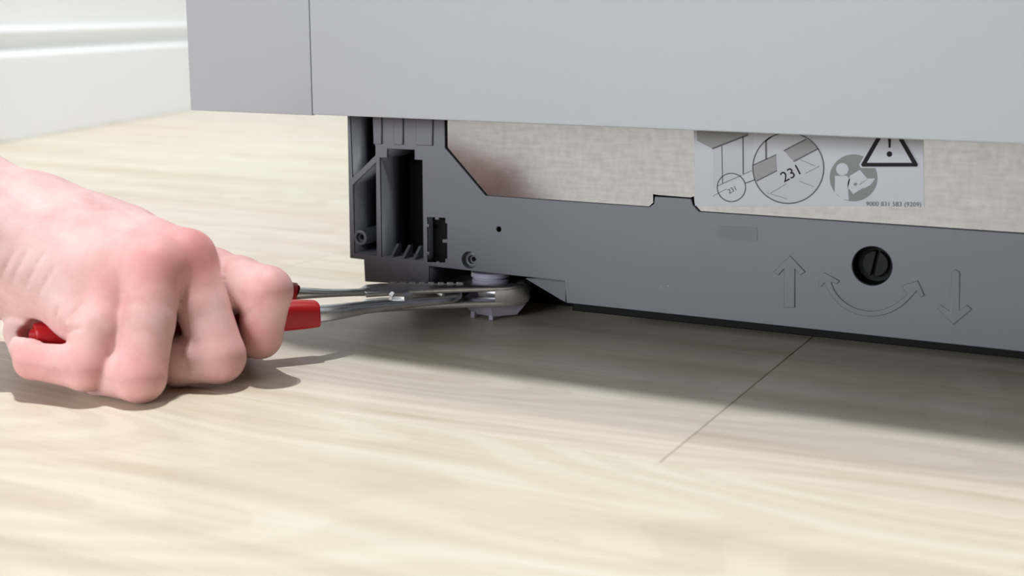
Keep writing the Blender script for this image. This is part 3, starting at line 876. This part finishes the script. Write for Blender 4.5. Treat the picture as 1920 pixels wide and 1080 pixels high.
def body(P, near_surface=True):
    mm = 0.001
    J = H
    def sc(j, s):
        return (J[j][0], J[j][1] * s)
    palm = cone(P, sc('pm', 1.0), J['wu'])
    for a, b in ((J['rm'], J['c4']), (J['mm'], J['c2']), (J['im'], J['wr']), (J['c4'], J['wu']), (J['c2'], J['wr']), (J['c3'], J['c1']), (J['c5'], J['h2']), (J['c6'], J['c2']), (J['h1'], J['h2']), (J['tm0'], J['c2']), (J['h1'], J['pb'])):
        palm = smin(palm, cone(P, a, b), 8 * mm)
    arm = smin(cone(P, J['wu'], J['fu']), cone(P, J['wr'], J['fr']), 20 * mm)
    arm = smin(arm, smin(cone(P, J['fu'], J['eu']), cone(P, J['fr'], J['er']), 20 * mm), 12 * mm)
    palm = smin(palm, arm, 14 * mm)
    thumb = smin(cone(P, J['tm0'], J['tm1']), cone(P, J['tm1'], J['tm2']), 4 * mm)
    thumb = smin(thumb, cone(P, J['tm2'], J['tm3']), 3 * mm)
    palm = smin(palm, thumb, 7 * mm)
    fingers = None
    for c in 'prmi':
        m, p, d, t = (J[c + s] for s in 'mpdt')
        mid = ((m[0] + p[0]) / 2, (m[1] + p[1]) / 2 * (1.04 if c == 'p' else 0.97))
        f = smin(cone(P, m, mid), cone(P, mid, p), 1.5 * mm)
        if c == 'p':
            f = smin(f, cone(P, J['pb'], mid), 4 * mm)
        if c == 'i':
            f = smin(f, cone(P, J['ib'], mid), 3 * mm)
        f = smin(f, cone(P, (p[0], p[1] * 0.98), d), 1.6 * mm)
        f = smin(f, cone(P, d, t), 1.6 * mm)
        fingers = f if fingers is None else smin(fingers, f, 0.9 * mm)
    skin_d = smin(palm, fingers, 3.0 * mm)
    if near_surface:
        for pts, r, k in CREASES:
            for a, b in zip(pts, pts[1:]):
                skin_d = -smin(-skin_d, cone(P, (a, r), (b, r)), k)
        for path in HANDLES:
            for a, b in zip(path, path[1:]):
                skin_d = -smin(-skin_d, cone(P, (a, 0.0066), (b, 0.0066)), 0.8 * mm)
    return skin_d


def axis(fine, lo, hi, s0, s1):
    left = np.arange(fine[0], lo, -s1)[::-1][:-1]
    right = np.arange(fine[1], hi, s1)[1:]
    return np.concatenate([left, np.arange(fine[0], fine[1] + s0 / 2, s0), right]).astype(np.float32)


def grow(fn, ax, ay, az, margin):
    n = (len(ax), len(ay), len(az))
    F = np.full(n, 1.0, np.float32)
    B = 8
    cells = []
    for i in range(0, n[0], B):
        for j in range(0, n[1], B):
            for k in range(0, n[2], B):
                cells.append((i, j, k))
    cells = np.array(cells)
    hi = np.minimum(cells + B, np.array(n)) - 1
    lo3 = np.stack([ax[cells[:, 0]], ay[cells[:, 1]], az[cells[:, 2]]], 1)
    hi3 = np.stack([ax[hi[:, 0]], ay[hi[:, 1]], az[hi[:, 2]]], 1)
    ctr, rad = (lo3 + hi3) / 2, np.linalg.norm(hi3 - lo3, axis=1) / 2
    d = fn(ctr.astype(np.float32))
    idx = []
    for c, dd, r, h in zip(cells, d, rad, hi):
        sl = tuple(slice(c[q], h[q] + 1) for q in range(3))
        if abs(dd) < r * 1.1 + margin:
            idx.append(np.stack(np.meshgrid(*[np.arange(c[q], h[q] + 1) for q in range(3)], indexing='ij'), -1).reshape(-1, 3))
        elif dd < 0:
            F[sl] = -1.0
    idx = np.concatenate(idx)
    P = np.stack([ax[idx[:, 0]], ay[idx[:, 1]], az[idx[:, 2]]], 1)
    vals = np.concatenate([fn(P[s:s + 200000]) for s in range(0, len(P), 200000)])
    F[idx[:, 0], idx[:, 1], idx[:, 2]] = vals
    # surface nets
    I = F < 0
    cnt = np.zeros((n[0] - 1, n[1] - 1, n[2] - 1), np.uint8)
    for a in (0, 1):
        for b in (0, 1):
            for c in (0, 1):
                cnt += I[a:n[0] - 1 + a, b:n[1] - 1 + b, c:n[2] - 1 + c]
    act = np.argwhere((cnt > 0) & (cnt < 8))
    vid = np.full(cnt.shape, -1, np.int32)
    vid[act[:, 0], act[:, 1], act[:, 2]] = np.arange(len(act))
    acc = np.zeros((len(act), 3))
    num = np.zeros(len(act))
    A = (ax, ay, az)
    def corner(o):
        q = act + np.array(o)
        return F[q[:, 0], q[:, 1], q[:, 2]], np.stack([A[r][q[:, r]] for r in range(3)], 1)
    for q in range(3):
        u, v = [r for r in range(3) if r != q]
        for a in (0, 1):
            for b in (0, 1):
                o = [0, 0, 0]; o[u] = a; o[v] = b
                f0, p0 = corner(o)
                o[q] = 1
                f1, p1 = corner(o)
                cr = (f0 < 0) != (f1 < 0)
                t = np.where(cr, f0 / np.where(cr, f0 - f1, 1), 0)[:, None]
                acc += np.where(cr[:, None], p0 + (p1 - p0) * t, 0)
                num += cr
    verts = acc / num[:, None]
    faces = []
    for q in range(3):
        u, v = (q + 1) % 3, (q + 2) % 3
        s0 = [slice(None)] * 3; s1 = [slice(None)] * 3
        s0[q] = slice(0, -1); s1[q] = slice(1, None)
        ch = I[tuple(s0)] != I[tuple(s1)]
        e = np.argwhere(ch)
        e = e[(e[:, u] > 0) & (e[:, v] > 0) & (e[:, u] < n[u] - 1) & (e[:, v] < n[v] - 1)]
        ins = I[e[:, 0], e[:, 1], e[:, 2]]
        def at(du, dv):
            w = e.copy(); w[:, u] -= du; w[:, v] -= dv
            return vid[w[:, 0], w[:, 1], w[:, 2]]
        quad = np.stack([at(1, 1), at(0, 1), at(0, 0), at(1, 0)], 1)
        quad[~ins] = quad[~ins][:, ::-1]
        faces.append(quad)
    return verts, np.concatenate(faces)


ax = axis((-0.112, 0.050), -0.335, 0.056, 0.0008, 0.0026)
ay = axis((-0.178, -0.048), -0.285, -0.040, 0.0008, 0.0026)
az = axis((-0.0016, 0.074), -0.003, 0.165, 0.0008, 0.0026)
verts, faces = grow(body, ax, ay, az, 0.004)
me = bpy.data.meshes.new('hand')
me.from_pydata(verts.tolist(), [], faces.tolist())
flush = np.zeros(len(verts))
for j, r, w in (('mm', 0.015, 0.75), ('rm', 0.014, 0.7), ('pm', 0.013, 0.45), ('im', 0.014, 0.4), ('rp', 0.012, 0.5), ('pp', 0.012, 0.4), ('mp', 0.012, 0.3), ('ip', 0.011, 0.35), ('id', 0.010, 0.5), ('pd', 0.011, 0.5)):
    d = np.linalg.norm(verts - H[j][0] - np.array([0.004, -0.004, 0.003]), axis=1)
    flush = np.maximum(flush, w * np.exp(-(d / r) ** 2 * 1.1))
at = me.attributes.new('flush', 'FLOAT', 'POINT')
at.data.foreach_set('value', flush.astype(np.float32))
hand = link('hand', me, M['skin'], None, 180)
sm = hand.modifiers.new('soften', 'SMOOTH')
sm.factor = 0.5
sm.iterations = 3
tag(hand, 'bare right hand and forearm squeezing the red plier handles, knuckles on the floor', 'hand')
